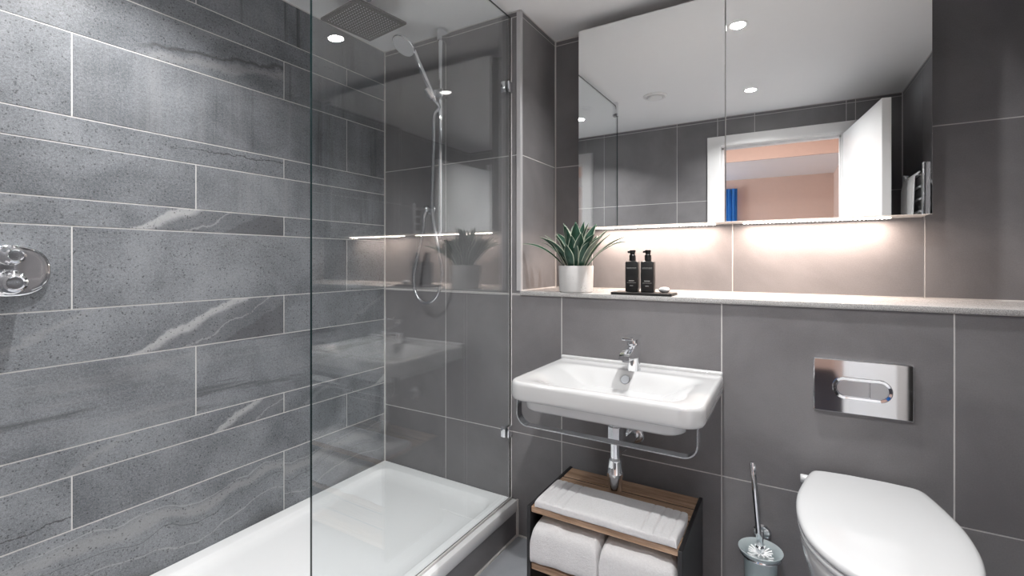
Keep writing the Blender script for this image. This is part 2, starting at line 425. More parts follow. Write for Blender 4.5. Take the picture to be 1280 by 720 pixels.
for i, (js, ks) in enumerate(layout):
    for (a, c), k in zip(zip(js, js[1:]), ks): tl.append((a, c, rows[i], rows[i+1], S[k]))
tile_wall('wall_left', (XL, 0, 0), (0, 1, 0), (0, 0, 1), [(YO-.12, YB+.06, 0, H)], tl, ['grout'] + ['stone_' + k for k in STONE])
# back wall: the shower end full height, the rest up to the ledge (u runs along x, normal towards the camera)
zc = [0, .4425, 1.039, 1.636, 2.232, H]
xc = [-1.407, -.808, -.2076, .389]
LT = ZS - .017
tb = grid([XL, xc[0], XN], zc[2:]) + grid([XL, xc[0], xc[1], xc[2], xc[3], XR], [0, zc[1], LT])
tb += [(XL, xc[0], LT, zc[2], 1), (xc[0], XN, LT, zc[2], 1)]
tile_wall('wall_back', (0, YB, 0), (1, 0, 0), (0, 0, 1), [(XL, XN-.003, LT, H), (XL, XR, 0, LT)], tb, ['grout', 'tile'])
tile_wall('wall_recess', (0, YR, 0), (1, 0, 0), (0, 0, 1), [(XN, XR+.06, LT, H)], grid([XN, *xc[1:], XR], [ZS, zc[3], zc[4], H]), ['grout', 'tile'])
tile_wall('wall_return', (XN, 0, 0), (0, 1, 0), (0, 0, 1), [(YB+.0015, YR+.06, LT, H)], grid([YB+.002, YR], [ZS, zc[3], zc[4], H]), ['grout', 'tile'])
# right wall (u runs along -y)
tile_wall('wall_right', (XR, 0, 0), (0, -1, 0), (0, 0, 1), [(-YR-.06, -YO+.12, 0, H)], grid([-YR, -1.76, -1.16, -.56, -YO], zc), ['grout', 'tile'])
# wall with the doorway (u runs along -x)
DX0, DX1, DZ = -.515, .345, 2.06
to = grid([-XR, -.395, -DX1], zc) + grid([-DX0, .81, 1.41, -XL], zc) + [(-DX1, .2, DZ, zc[4], 1), (.2, -DX0, DZ, zc[4], 1), (-DX1, .2, zc[4], H, 1), (.2, -DX0, zc[4], H, 1)]
tile_wall('wall_front', (0, YO, 0), (-1, 0, 0), (0, 0, 1), [(-XR-.06, -DX1, 0, H), (-DX0, -XL+.06, 0, H), (-DX1, -DX0, DZ, H)], to, ['grout', 'tile'])
# floor and ceiling
tile_wall('floor', (0, 0, 0), (1, 0, 0), (0, 1, 0), [(XL-.06, XR+.06, YO-.12, YR+.06)], grid([-1.4, -.8, -.2, .4, XR], [YO-.12, .56, 1.16, YB]), ['grout', 'tile_floor'])
mb = MB(); mb.box(XL-.06, XR+.06, YO-.12, YR+.06, H, H+.06); struct(mb.build('ceiling', 'paint', None, False))
# metal corner profile on the recess edge, silicone beads in the corners
mb = MB(); mb.box(XN-.019, XN+.002, YB-.003, YB+.012, ZS, H, .0012, 1); mb.box(XN-.006, XN+.003, YB-.001, YB+.014, ZS, H, .001, 1)
struct(mb.build('trim_1', 'satin'))
mb = MB()
mb.box(XL-.001, XL+.006, YB-.006, YB+.001, .15, H); mb.box(XN-.001, XN+.005, YR-.005, YR+.001, ZS, H)
mb.box(XL, XN, YB-.003, YB+.001, H-.004, H+.001); mb.box(XL-.001, XL+.003, YO, YB, H-.004, H+.001)
mb.box(XN, XR, YR-.003, YR+.001, H-.004, H+.001); mb.box(XN-.001, XN+.003, YB, YR, H-.004, H+.001)
mb.box(XN, XR, YR-.004, YR+.001, ZS, ZS+.004); mb.box(XN-.001, XN+.004, YB, YR, ZS, ZS+.004)
mb.box(-1.018, XR, YB-.005, YB+.001, 0, .006); mb.box(-1.0185, -1.011, YO, YB, 0, .006); mb.box(-1.0185, -1.008, YB-.008, YB+.001, 0, .156)
mb.box(XR-.004, XR+.001, YO, YR, H-.004, H+.001); mb.box(XL, XR, YO-.001, YO+.003, H-.004, H+.001); mb.box(XR-.005, XR+.001, YO-.001, YO+.005, 0, H)
struct(mb.build('trim_2', 'caulk', None, False))
# stone ledge
mb = MB(); mb.box(XN+.001, XR, YB-.008, YR-.001, LT, ZS, .0015, 2)
tag(mb.build('stone_ledge', 'ledge'), 'long speckled pale stone ledge running under the mirror cabinet', 'shelf')
# tiled riser below the shower tray
tile_wall('trim_3', (-1.018, 0, 0), (0, 1, 0), (0, 0, 1), [(YO, YB-.001, 0, .108)], grid([YO+.01, .96, YB-.006], [.005, .108]), ['grout', 'tile'])

# door lining, architrave and leaf
mb = MB()
for x0, x1 in ((DX0-.07, DX0+.02), (DX1-.02, DX1+.07)): mb.box(x0, x1, YO, YO+.018, 0, DZ+.05, .004)
mb.box(DX0-.07, DX1+.07, YO+.0005, YO+.0185, DZ-.02, DZ+.05, .004)
for x0, x1 in ((DX0, DX0+.025), (DX1-.025, DX1)): mb.box(x0, x1, YO-.12, YO+.016, 0, DZ-.02)
mb.box(DX0, DX1, YO-.12, YO+.016, DZ-.025, DZ-.0005)
for x0, x1 in ((DX0+.02, DX0+.04), (DX1-.035, DX1-.02)): mb.box(x0, x1, YO-.075, YO-.03, 0, DZ-.03)
mb.box(DX0+.02, DX1-.02, YO-.075, YO-.03, DZ-.042, DZ-.02)
struct(mb.build('trim_4', 'gloss_paint', None, False))
a = math.atan2(.422-.324, .802-.066)
dm = Matrix.Translation((.324, YO+.012, 0)) @ Matrix.Rotation(-a, 4, 'Z')
mb = MB(); mb.box(0, .042, 0, .745, .006, 2.03, .002, 1, dm)
door = struct(mb.build('door_1', 'gloss_paint', None, False))
mb = MB()
for s, x in ((-1, 0), (1, .042)):
    mb.cyl(dm @ Vector((x, .69, 1.0)), dm @ Vector((x+s*.008, .69, 1.0)), .026)
    mb.cyl(dm @ Vector((x, .69, 1.0)), dm @ Vector((x+s*.05, .69, 1.0)), .009)
    mb.cyl(dm @ Vector((x+s*.05, .70, 1.0)), dm @ Vector((x+s*.05, .57, 1.0)), .009, bev=.003)
mb.build('door_handle', 'chrome', door)

# the peach room beyond the doorway
YF, XHL, XHR = -2.68, -2.4, .497
def slab(name, m, *bx):
    mb = MB()
    for q in bx: mb.box(*q)
    return struct(mb.build(name, m, None, False))
slab('floor_hall', 'hall_floor', (XHL, .7, YF, YO-.12, -.06, 0))
slab('ceiling_hall', 'paint', (XHL, .7, -1.47, YO-.12, 2.5, 2.56), (XHL, .7, YF, -1.48, 2.2, 2.26))
slab('trim_5', 'peach', (XHL, .7, -1.48, -1.46, 2.2, 2.56))
slab('wall_hall_far', 'peach', (XHL-.1, -.95, YF-.1, YF, 0, 2.3), (-.56, .7, YF-.1, YF, 0, 2.3), (-.95, -.56, YF-.1, YF, 2.06, 2.3), (-.95, -.56, YF-.1, YF, 0, .9))
slab('wall_hall_right', 'peach', (XHR, XHR+.1, YF, YO-.125, 0, 2.56))
slab('wall_hall_left', 'peach', (XHL-.1, XHL, YF-.1, -2.4, 0, 2.56), (XHL-.1, XHL, -1.0, YO-.12, 0, 2.56), (XHL-.1, XHL, -2.4, -1.0, 0, .8), (XHL-.1, XHL, -2.4, -1.0, 2.1, 2.56))
mb = MB()
for q in ((-2.4, -2.36, .8, 2.1), (-1.04, -1.0, .8, 2.1), (-1.72, -1.68, .8, 2.1), (-2.4, -1.0, .8, .84), (-2.4, -1.0, 2.06, 2.1)): mb.box(XHL-.08, XHL-.03, *q)
win_added = struct(mb.build('window_added', 'gloss_paint', None, False))  # invented side window, hidden from the mirror, added to light hall and door leaf
mb = MB(); mb.box(XHL-.06, XHL-.05, -2.36, -1.04, .84, 2.06); mb.build('window_pane', 'window_glass', win_added, False)
area('window_fill_light', (XHL-.15, -1.7, 1.45), (0, R(-90), 0), 1.2, 1.3, WINDOW_FILL_W, (.90, .95, 1))  # fill light added outside the invented window
slab('wall_hall_near', 'peach', (XHL, DX0-.0, YO-.135, YO-.121, 0, 2.56), (DX1, XHR, YO-.135, YO-.121, 0, 2.56), (DX0, DX1, YO-.135, YO-.121, DZ, 2.56))
mb = MB()
for q in ((-.95, -.92, YF-.08, YF-.03, .9, 2.06), (-.59, -.56, YF-.08, YF-.03, .9, 2.06), (-.95, -.56, YF-.08, YF-.03, .9, .94), (-.95, -.56, YF-.08, YF-.03, 2.02, 2.06)): mb.box(*q)
win = struct(mb.build('window_1', 'gloss_paint', None, False))
mb = MB(); mb.box(-.92, -.59, YF-.06, YF-.05, .94, 2.02); mb.build('window_pane', 'window_glass', win, False)
area('window_fill_light', (-.755, YF-.25, 1.5), (R(90), 0, R(180)), .5, 1.1, 70, (.75, .88, 1))
mb = MB(); top = []; bot = []
n = 60
def cur(i): x = -.98 + .44*i/n; return x*1.0+.03*i/n, YF+.06+.022*math.sin(i*.95)+.006*math.sin(i*2.3)
for z in (.15, .8, 1.5, 2.085):
    top.append([Vector((*cur(i), z)) for i in range(n+1)] + [Vector((cur(i)[0], cur(i)[1]+.002, z)) for i in range(n, -1, -1)])
mb.loft(top); tag(mb.build('curtain', 'curtain'), 'bright blue curtain in the peach room, seen in the mirror through the doorway', 'curtain')

# ------------------------------------------------------------------ shower tray
mb = MB(); x0, x1, y0, y1 = XL+.0005, -1.013, YO+.001, YB-.0005
mb.loft([rrect(x0+.004, x1-.004, y0, y1, .106, .004), rrect(x0, x1, y0, y1, .110, .006), rrect(x0, x1, y0, y1, .149, .006), rrect(x0+.002, x1-.003, y0+.002, y1-.002, .1535, .006),
         rrect(x0+.05, x1-.075, y0+.05, y1-.055, .154, .06), rrect(x0+.056, x1-.081, y0+.056, y1-.061, .1525, .06), rrect(x0+.062, x1-.089, y0+.062, y1-.067, .140, .06),
         rrect(x0+.075, x1-.100, y0+.075, y1-.08, .1325, .06), rrect(x0+.12, x1-.15, y0+.12, y1-.13, .130, .06), rrect(x0+.3, x1-.32, y0+.55, y1-.55, .1255, .05)])
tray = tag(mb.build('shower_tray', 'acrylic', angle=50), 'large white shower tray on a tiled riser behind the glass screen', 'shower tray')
mb = MB(); mb.rev((-1.42, .62, .126), (0, 0, 1), [(0, .055), (.004, .055), (.007, .048), (.008, .01)], 32); mb.build('waste_cover', 'chrome', tray)

# ------------------------------------------------------------------ glass screen
GX, GY0, GT = -1.05, .772, 2.232
t = thing('shower_screen', 'tall fixed clear glass shower screen standing on the white tray edge', 'shower screen', (GX, 1.26, .154))
mb = MB(); x0, x1, y0, y1, z0, z1 = GX-.004, GX+.004, GY0, YB-.004, .1555, GT
vs_ = [mb.b.verts.new(p) for p in ((x0, y0, z0), (x1, y0, z0), (x1, y1, z0), (x0, y1, z0), (x0, y0, z1), (x1, y0, z1), (x1, y1, z1), (x0, y1, z1))]
for idx, mi in (((0, 3, 7, 4), 0), ((1, 5, 6, 2), 0), ((0, 4, 5, 1), 1), ((2, 6, 7, 3), 1), ((4, 7, 6, 5), 1), ((0, 1, 2, 3), 1)):
    mb.mi = mi; mb.face([vs_[i] for i in idx])
mb.build('glass_panel', ['glass', 'glass_edge'], t, False)
mb = MB(); mb.box(GX+.005, GX+.012, GY0+.01, YB-.008, .1535, .163, .003); mb.box(GX-.007, GX+.007, YB-.004, YB-.0002, .156, GT)
mb.build('sealing_strip', 'caulk', t)
for z in (.447, 1.926):
    mb = MB()
    mb.box(GX-.026, GX-.0045, YB-.038, YB-.001, z-.024, z+.024, .002); mb.box(GX+.0045, GX+.012, YB-.034, YB-.001, z-.024, z+.024, .002)
    mb.cyl((GX-.033, YB-.02, z), (GX-.02, YB-.02, z), .008); mb.build('wall_clamp', 'chrome', t)
mb = MB(); mb.box(GX-.016, GX+.016, GY0+.02, GY0+.045, GT-.075, H-.001, .003); mb.build('ceiling_brace', 'chrome', t)

# ------------------------------------------------------------------ rain shower head
cx, cy, cz = -1.498, 1.347, 2.15
t = thing('rain_shower_head', 'square dark metal rain shower head with rows of pale nozzles, hanging from the ceiling', 'shower head', (cx, cy, cz))
rm = Matrix.Translation((cx, cy, cz)) @ Matrix.Rotation(R(-7), 4, 'Z')
mb = MB(); mb.box(-.124, .124, -.118, .118, 0, .010, .002, 2, rm); mb.build('head_plate', 'dark_steel', t)
mb = MB()
for i in range(15):
    for j in range(15):
        p = rm @ Vector((-.098+.014*i, -.098+.014*j, 0)); mb.rev(p, (0, 0, -1), [(-.001, .0023), (.0012, .0020), (.002, .0012)], 6, False)
mb.build('nozzle_field', 'nozzle', t)['kind'] = 'stuff'
mb = MB(); mb.cyl((cx, cy, cz+.01), (cx, cy, H-.002), .011); mb.rev((cx, cy, cz+.009), (0, 0, 1), [(0, .03), (.008, .03), (.02, .013)]); mb.rev((cx, cy, H-.008), (0, 0, 1), [(0, .03), (.0075, .034)])
mb.build('ceiling_arm', 'chrome', t)

# ------------------------------------------------------------------ riser rail, hand shower, hose, outlet
PX, PY = -1.387, 1.70
t = thing('shower_rail', 'upright chrome shower rail on the tiled end wall of the shower', 'shower rail', (PX, YB, 1.275))
mb = MB(); mb.cyl((PX, PY, 1.272), (PX, PY, 2.245), .0105, 20, bev=.002); mb.build('rail_pole', 'chrome', t)
for z0, z1 in ((2.19, 2.24), (1.275, 1.315)):
    mb = MB(); mb.box(PX-.014, PX+.014, PY-.013, YB-.0005, z0, z1, .004); mb.build('rail_bracket', 'chrome', t)
SZ = 1.945
mb = MB(); mb.box(PX-.045, PX+.03, PY-.025, PY+.016, SZ-.022, SZ+.018, .006, 3); mb.cyl((PX-.03, PY-.02, SZ-.02), (PX-.045, PY-.045, SZ+.02), .018, 20); mb.build('slider', 'brushed', t)
hd = Vector((-.455, -.33, .83)).normalized(); hn = Vector((-.154, -.546, -.822)).normalized(); hp0 = (hd - hn*hd.dot(hn)).normalized()
hb = Vector((PX-.035, PY-.035, SZ)) - hd*.045; hc = Vector((-1.507, 1.583, 2.148))
t = thing('hand_shower', 'round-headed chrome hand shower resting in the slider of the rail', 'hand shower', hb)
top = hc - hp0*.046 - hn*.014
mb = MB(); mb.rev(hb, top-hb, [(0, .009), (.03, .0105), (.034, .0125), (.10, .0125), ((top-hb).length, .0105)], 20); mb.build('handle', 'chrome', t)
mb = MB(); mb.rev(hc - hn*.026, hn, [(0, .02), (.004, .035), (.012, .052), (.02, .057), (.026, .0565), (.028, .054)], 40); mb.build('head', 'chrome', t)
mb = MB(); mb.rev(hc + hn*.0015, hn, [(0, .0525), (.0015, .052), (.002, .048)], 40)
u = hp0; v = hn.cross(hp0)
for rr, k in ((.012, 6), (.022, 11), (.032, 17), (.042, 23)):
    for i in range(k):
        an = i*2*math.pi/k; mb.rev(hc + hn*.003 + u*math.cos(an)*rr + v*math.sin(an)*rr, hn, [(0, .0017), (.002, .0012)], 6, False)
mb.build('spray_face', 'head_face', t)
OX, OZ = -1.49, 1.425
t = thing('hose_outlet', 'small chrome wall outlet elbow that the shower hose plugs into', 'pipe fitting', (OX, YB, OZ))
mb = MB(); mb.rev((OX, YB-.0003, OZ), (0, -1, 0), [(0, .026), (.006, .026), (.010, .022)], 28); mb.cyl((OX, YB, OZ), (OX, YB-.035, OZ), .014); mb.sphere((OX, YB-.036, OZ), .0165, .0165, .0165)
mb.cyl((OX, YB-.036, OZ), (OX-.012, YB-.042, OZ-.038), .0105); mb.build('elbow', 'brushed', t)
# hose
mb = MB(); hp = [hb + hd*.004, hb - hd*.03, (PX-.020, PY-.022, 1.84), (PX-.025, PY-.022, 1.72), (PX-.030, PY-.022, 1.55), (PX-.028, PY-.026, 1.42), (PX-.014, PY-.027, 1.32),
      (PX+.012, PY-.026, 1.22), (PX+.014, PY-.008, 1.12), (PX-.018, PY-.004, 1.02), (PX-.085, PY, .983), (PX-.150, PY+.003, 1.018), (PX-.168, PY+.006, 1.10), (PX-.152, PY+.012, 1.20), (PX-.124, PY+.018, 1.31), (OX-.012, YB-.042, OZ-.036)]
pts = smooth_path([Vector(p) for p in hp], 24); rings = []; u = Vector((1, 0, 0)); k = 0
for i, p in enumerate(pts):
    tt = (pts[min(i+1, len(pts)-1)] - pts[max(i-1, 0)]).normalized(); u = (u - tt*u.dot(tt)).normalized()
    rings.append(mb.ring(p, tt, .0075 + (.0008 if i % 2 else 0), 10, u))
mb.loft(rings); tag(mb.build('shower_hose', 'brushed'), 'flexible metal shower hose hanging in a long loop from hand shower to wall outlet', 'hose')

# ------------------------------------------------------------------ shower valve on the left wall
t = thing('shower_valve', 'polished chrome thermostatic shower valve on the veined stone wall', 'shower valve', (XL, .40, 1.153))
VY, VZ = .405, 1.153
def squircle(x, ry, rz, n=56, e=.86):
    return [Vector((x, VY + ry*math.copysign(abs(math.cos(a))**e, math.cos(a)), VZ + rz*math.copysign(abs(math.sin(a))**e, math.sin(a)))) for a in (2*math.pi*i/n for i in range(n))]
mb = MB(); mb.loft([squircle(XL+.0005, .078, .069), squircle(XL+.010, .078, .069), squircle(XL+.013, .0765, .0675), squircle(XL+.0143, .073, .064), squircle(XL+.0146, .06, .052), squircle(XL+.0147, .03, .025)])
mb.build('face_plate', 'chrome', t, angle=60)
for z, r in ((1.194, .026), (1.122, .031)):
    mb = MB(); mb.rev((XL+.016, VY-.004, z), (1, 0, 0), [(0, r), (.006, r), (.008, r*.9), (.010, r*.86), (.040, r*.82), (.046, r*.78), (.048, r*.6), (.044, r*.5), (.044, .001)], 36)
    k = mb.build('control_knob', 'chrome', t)
    mb = MB(); mb.box(XL+.046, XL+.056, VY-.004-.006, VY-.004+.006, z-.004, z+r*1.08, .003); mb.build('knob_lever', 'chrome', k)

# ------------------------------------------------------------------ mirror cabinet with lights below
CX0, CX1, CZ0, CZ1, YM = -.817, .3815, 1.328, 2.20, 1.957
CM = -.217
t = thing('mirror_cabinet', 'wide two-door mirror cabinet hung in the recess above the stone ledge', 'mirror cabinet', (CM, YR, CZ0))
mb = MB(); mb.box(CX0+.002, CX1-.001, YM+.024, YR-.001, CZ0+.001, CZ1-.001, .001, 1); mb.build('carcass', 'carcass', t)
for x0, x1, rot in ((CX0, CM-.0015, -.5), (CM+.0015, CX1, .5)):
    c = Vector(((x0+x1)/2, YM+.01, 0)); dmx = Matrix.Translation(c) @ Matrix.Rotation(R(rot), 4, 'Z') @ Matrix.Translation(-c)
    mb = MB(); mb.box(x0, x1, YM+.004, YM+.020, CZ0+.0015, CZ1-.0015, .0008, 1, dmx); d = mb.build('door', 'carcass', t)
    mb = MB(); mb.box(x0, x1, YM, YM+.004, CZ0, CZ1, .0008, 1, dmx); mb.build('mirror_pane', 'mirror', d, False)
for x0, x1 in ((-.765, -.262), (-.165, .290)):
    mb = MB(); mb.box(x0, x1, YR-.070, YR-.058, CZ0-.004, CZ0, .001, 1); s = mb.build('light_strip', 'led', t, False)
    mb = MB()
    for i in range(int((x1-x0)/.0125)): mb.box(x0+.006+.0125*i-.002, x0+.006+.0125*i+.002, YR-.0705, YR-.0575, CZ0-.0045, CZ0-.0015)
    q = mb.build('light_dots', 'led_dot', s, False); q['kind'] = 'stuff'
    la = area('light_strip_glow', ((x0+x1)/2, YR-.064, CZ0-.006), (0, 0, 0), x1-x0, .012, LED_W, (1, .79, .66))

# ------------------------------------------------------------------ downlights and vent
def downlight(x, y, label, power=DOWNLIGHT_W, spread=140):
    t = thing('downlight', label, 'ceiling light', (x, y, H), 'recessed ceiling downlights')
    mb = MB(); mb.rev((x, y, H+.0005), (0, 0, -1), [(0, .044), (.002, .044), (.004, .041), (.003, .034), (.0005, .033)], 36, True, False); mb.build('bezel', 'gloss_paint', t)
    mb = MB(); mb.rev((x, y, H-.0003), (0, 0, -1), [(0, .031), (.0015, .031), (.002, .029), (.002, .004)], 32); mb.build('lens', 'lamp', t)
    l = bpy.data.lights.new('downlight_lamp', 'AREA'); l.shape = 'DISK'; l.size = .056; l.energy = power; l.spread = R(spread); l.color = (1, .985, .97)
    o = bpy.data.objects.new('downlight_lamp', l); COL.objects.link(o); o.location = (x, y, H-.0045)
downlight(-.205, 1.53, 'round downlight in the ceiling just before the mirror cabinet, above the ledge')
downlight(-.20, .585, 'round downlight in the ceiling just inside the doorway')
downlight(-1.41, .57, 'round downlight in the ceiling above the near end of the shower tray', 6.2, 122)
t = thing('ceiling_vent', 'round white extractor vent in the ceiling, seen in the mirror', 'vent', (-.79, .79, H))
mb = MB(); mb.rev((-.79, .79, H+.0005), (0, 0, -1), [(0, .075), (.006, .074), (.012, .066), (.008, .056), (.003, .054)], 40, True, False); mb.build('vent_ring', 'gloss_paint', t)
mb = MB(); mb.rev((-.79, .79, H-.002), (0, 0, -1), [(0, .046), (.012, .046), (.016, .040), (.017, .01)], 36); mb.build('vent_disc', 'gloss_paint', t)

# ------------------------------------------------------------------ washbasin
t = thing('washbasin', 'wide white rectangular wall-hung washbasin under the stone ledge', 'washbasin', (-.503, YB, .79))
bx0, bx1, by0, by1, bz = -.803, -.2, 1.312, YB-.0008, .79
fr = (.006, .006, .055, .055)
def br(i, z, extra=0): return rrect(bx0+i, bx1-i, by0+i, by1, z, tuple(max(.003, r-i*.6) for r in fr), 10)
mb = MB()
def dense(ring, n=176):
    m = len(ring); acc = [0]
    for i in range(m): acc.append(acc[-1] + (ring[(i+1) % m]-ring[i]).length)
    out = []; j = 0
    for k in range(n):
        d = acc[-1]*k/n
        while acc[j+1] < d: j += 1
        out.append(ring[j].lerp(ring[(j+1) % m], (d-acc[j])/max(1e-9, acc[j+1]-acc[j])))
    return out
def ss(v):
    v = max(0, min(1, v)); return v*v*(3-2*v)
def bowl_z(x, y):
    fx = ss(min(x+.775, -.231-x)/.17); fy = ss((1.655-y)/.062)*ss((y-1.334)/.13)
    return .790 - .064*min(fx, 1)*fy
rings = [dense(r) for r in (br(.03, .728), br(.010, .729), br(.003, .733), br(.0008, .740), br(0, .75), br(0, .778), br(.0025, .786), br(.0075, .790))]
rim = rings[-1]; bc = Vector((-.503, 1.52, 0))
for k in range(1, 41):
    q = 1 - k/40.5; rg = []
    for p in rim:
        x = bc.x + (p.x-bc.x)*q; y = bc.y + (p.y-bc.y)*q; rg.append(Vector((x, y, bowl_z(x, y))))
    rings.append(rg)
mb.loft(rings)
mb.box(bx0+.002, bx1-.002, YB-.024, YB-.0006, .78, .802, .006, 3)
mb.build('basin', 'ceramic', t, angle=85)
mb = MB(); mb.loft([rrect(-.66, -.345, 1.38, 1.69, .694, .05), rrect(-.745, -.262, 1.334, 1.70, .699, .045), rrect(-.753, -.252, 1.326, 1.705, .707, .05), rrect(-.756, -.249, 1.323, 1.71, .732, .052)])
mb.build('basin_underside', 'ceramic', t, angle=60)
mb = MB(); oc = Vector((-.503, 1.627, .7635)); on = Vector((0, -.84, .545)).normalized(); mb.rev(oc - on*.008, on, [(0, .0165), (.009, .0165), (.0105, .0145), (.0105, .002)], 28); mb.build('overflow_cap', 'overflow', t)
mb = MB(); mb.rev((-.503, 1.50, .7255), (0, 0, 1), [(0, .031), (.003, .031), (.0055, .026), (.006, .004)], 32); mb.build('waste_plug', 'chrome', t)

# tap
TX, TY = -.487, 1.675
t = thing('basin_tap', 'chrome single-lever mixer tap standing on the back of the washbasin', 'tap', (TX, TY, .79))
mb = MB()
def sec(y, z0, z1, w, r=.006): return rrect(TX-w, TX+w, z0, z1, y, min(r, w*.8, (z1-z0)*.45), 5, 'xz')
mb.loft([rrect(TX-.025, TX+.025, TY-.025, TY+.025, .7895, .0249), rrect(TX-.025, TX+.025, TY-.025, TY+.025, .794, .0249), rrect(TX-.021, TX+.021, TY-.021, TY+.023, .82, .018),
         rrect(TX-.0205, TX+.0205, TY-.02, TY+.024, .85, .012), rrect(TX-.0215, TX+.0215, TY-.022, TY+.026, .876, .010), rrect(TX-.0215, TX+.0215, TY-.020, TY+.026, .888, .012)])
mb.build('tap_body', 'chrome', t)
mb = MB(); mb.loft([sec(TY+.022, .836, .884, .0205), sec(TY-.02, .834, .884, .0208), sec(TY-.06, .838, .876, .0205), sec(TY-.108, .842, .862, .0195, .003), sec(TY-.114, .844, .858, .0175, .002)]); sp = mb.build('spout', 'chrome', t)
mb = MB(); mb.cyl((TX, TY-.090, .850), (TX, TY-.090, .835), .0135, 24); mb.build('aerator', 'overflow', sp)
mb = MB(); mb.cyl((TX, TY, .884), (TX, TY, .909), .0195, 32, .0195); mb.build('cartridge_collar', 'chrome', t)
mb = MB(); mb.loft([rrect(TX-.021, TX+.021, TY-.075, TY+.025, .905, .006), rrect(TX-.022, TX+.022, TY-.078, TY+.026, .908, .006), rrect(TX-.022, TX+.022, TY-.078, TY+.026, .914, .006), rrect(TX-.020, TX+.020, TY-.075, TY+.024, .916, .006)])
mb.build('lever', 'chrome', t)

# trap below
QX, QY = -.513, 1.55
t = thing('bottle_trap', 'chrome bottle trap hanging under the washbasin above the wooden shelf unit', 'plumbing trap', (QX, QY, .405))
mb = MB(); mb.rev((QX, QY, .577), (0, 0, 1), [(0, .022), (.003, .0265), (.045, .0265), (.05, .024), (.118, .024)], 8); mb.build('coupling_nut', 'brushed', t, angle=20)
mb = MB(); mb.rev((QX, QY, .47), (0, 0, 1), [(0, .0165), (.092, .0165), (.096, .022), (.106, .024), (.110, .021)], 28); mb.build('trap_tube', 'chrome', t)
mb = MB(); mb.rev((QX, QY, .4), (0, 0, 1), [(0, .010), (.002, .0165), (.007, .0215), (.014, .0235), (.055, .0245), (.056, .0275), (.066, .0275), (.068, .026), (.088, .025), (.104, .0225), (.110, .0225), (.113, .02), (.117, .017)], 32); mb.build('trap_cup', 'chrome', t)
mb = MB(); mb.tube([(QX, QY, .528), (QX, QY+.03, .528), (QX+.004, QY+.12, .528), (QX+.006, YB-.004, .528)], .0165, 20); mb.build('outlet_pipe', 'chrome', t)
mb = MB(); mb.rev((QX+.006, YB-.0005, .528), (0, -1, 0), [(0, .036), (.004, .036), (.009, .032), (.012, .024), (.012, .017)], 36); mb.build('wall_flange', 'brushed', t)

# towel rail under the basin front
mb = MB(); path = [(-.773, .7278), (-.773, .682)] + [(-.735-.038*math.cos(R(q)), .684-.038*math.sin(R(q))) for q in (10, 25, 40, 55, 70, 85)] + [(-.73, .646), (-.5, .646), (-.26, .646)] + [(-.255+.038*math.sin(R(q)), .684-.038*math.cos(R(q))) for q in (5, 20, 35, 50, 65, 80)] + [(-.217, .684), (-.217, .7278)]
rings = []
for i, p in enumerate(path):
    a0 = path[max(i-1, 0)]; a1 = path[min(i+1, len(path)-1)]; tx, tz = a1[0]-a0[0], a1[1]-a0[1]; l = math.hypot(tx, tz); nx, nz = -tz/l*.0018, tx/l*.0018
    rings.append([Vector((p[0]+nx, 1.336, p[1]+nz)), Vector((p[0]+nx, 1.366, p[1]+nz)), Vector((p[0]-nx, 1.366, p[1]-nz)), Vector((p[0]-nx, 1.336, p[1]-nz))])
mb.loft(rings); tag(mb.build('towel_rail', 'brushed', angle=30), 'flat bent metal towel rail hanging below the front of the washbasin', 'towel rail')

# ------------------------------------------------------------------ flush plate
t = thing('flush_plate', 'mirror-polished rectangular flush plate on the wall above the toilet', 'flush plate', (.18, YB, .80))
mb = MB(); mb.loft([rrect(.058, .301, .717, .879, YB-.0003, .003, 3, 'xz'), rrect(.058, .301, .717, .879, YB-.008, .003, 3, 'xz'), rrect(.0605, .2985, .7195, .8765, YB-.0105, .003, 3, 'xz')]); fp = mb.build('cover_plate', 'chrome', t)
for v in fp.data.vertices:
    if v.co.y < -.005: v.co.y -= (.301-.18-v.co.x)*.012
FZ = .795
mb = MB(); o1 = lambda i, y: rrect(.106+i, .253-i, FZ-.034+i, FZ+.034-i, y, .0335-i, 12, 'xz')
mb.loft([o1(0, YB-.010), o1(0, YB-.015), o1(.002, YB-.017), o1(.0085, YB-.0155), o1(.010, YB-.010)], False, False); mb.build('button_ring', 'chrome', t)
for x0, x1, rl, rr in ((.117, .1965, 1, 0), (.198, .242, 0, 1)):
    q = .0225; rad = (q if rr else .001, q if rl else .001, q if rl else .001, q if rr else .001)
    mb = MB(); mb.loft([rrect(x0, x1, FZ-.023, FZ+.023, YB-.008, rad, 10, 'xz'), rrect(x0, x1, FZ-.023, FZ+.023, YB-.0145, rad, 10, 'xz'), rrect(x0+.001, x1-.001, FZ-.022, FZ+.022, YB-.0155, tuple(max(.0005, r-.001) for r in rad), 10, 'xz')]); mb.build('button', 'brushed', t)

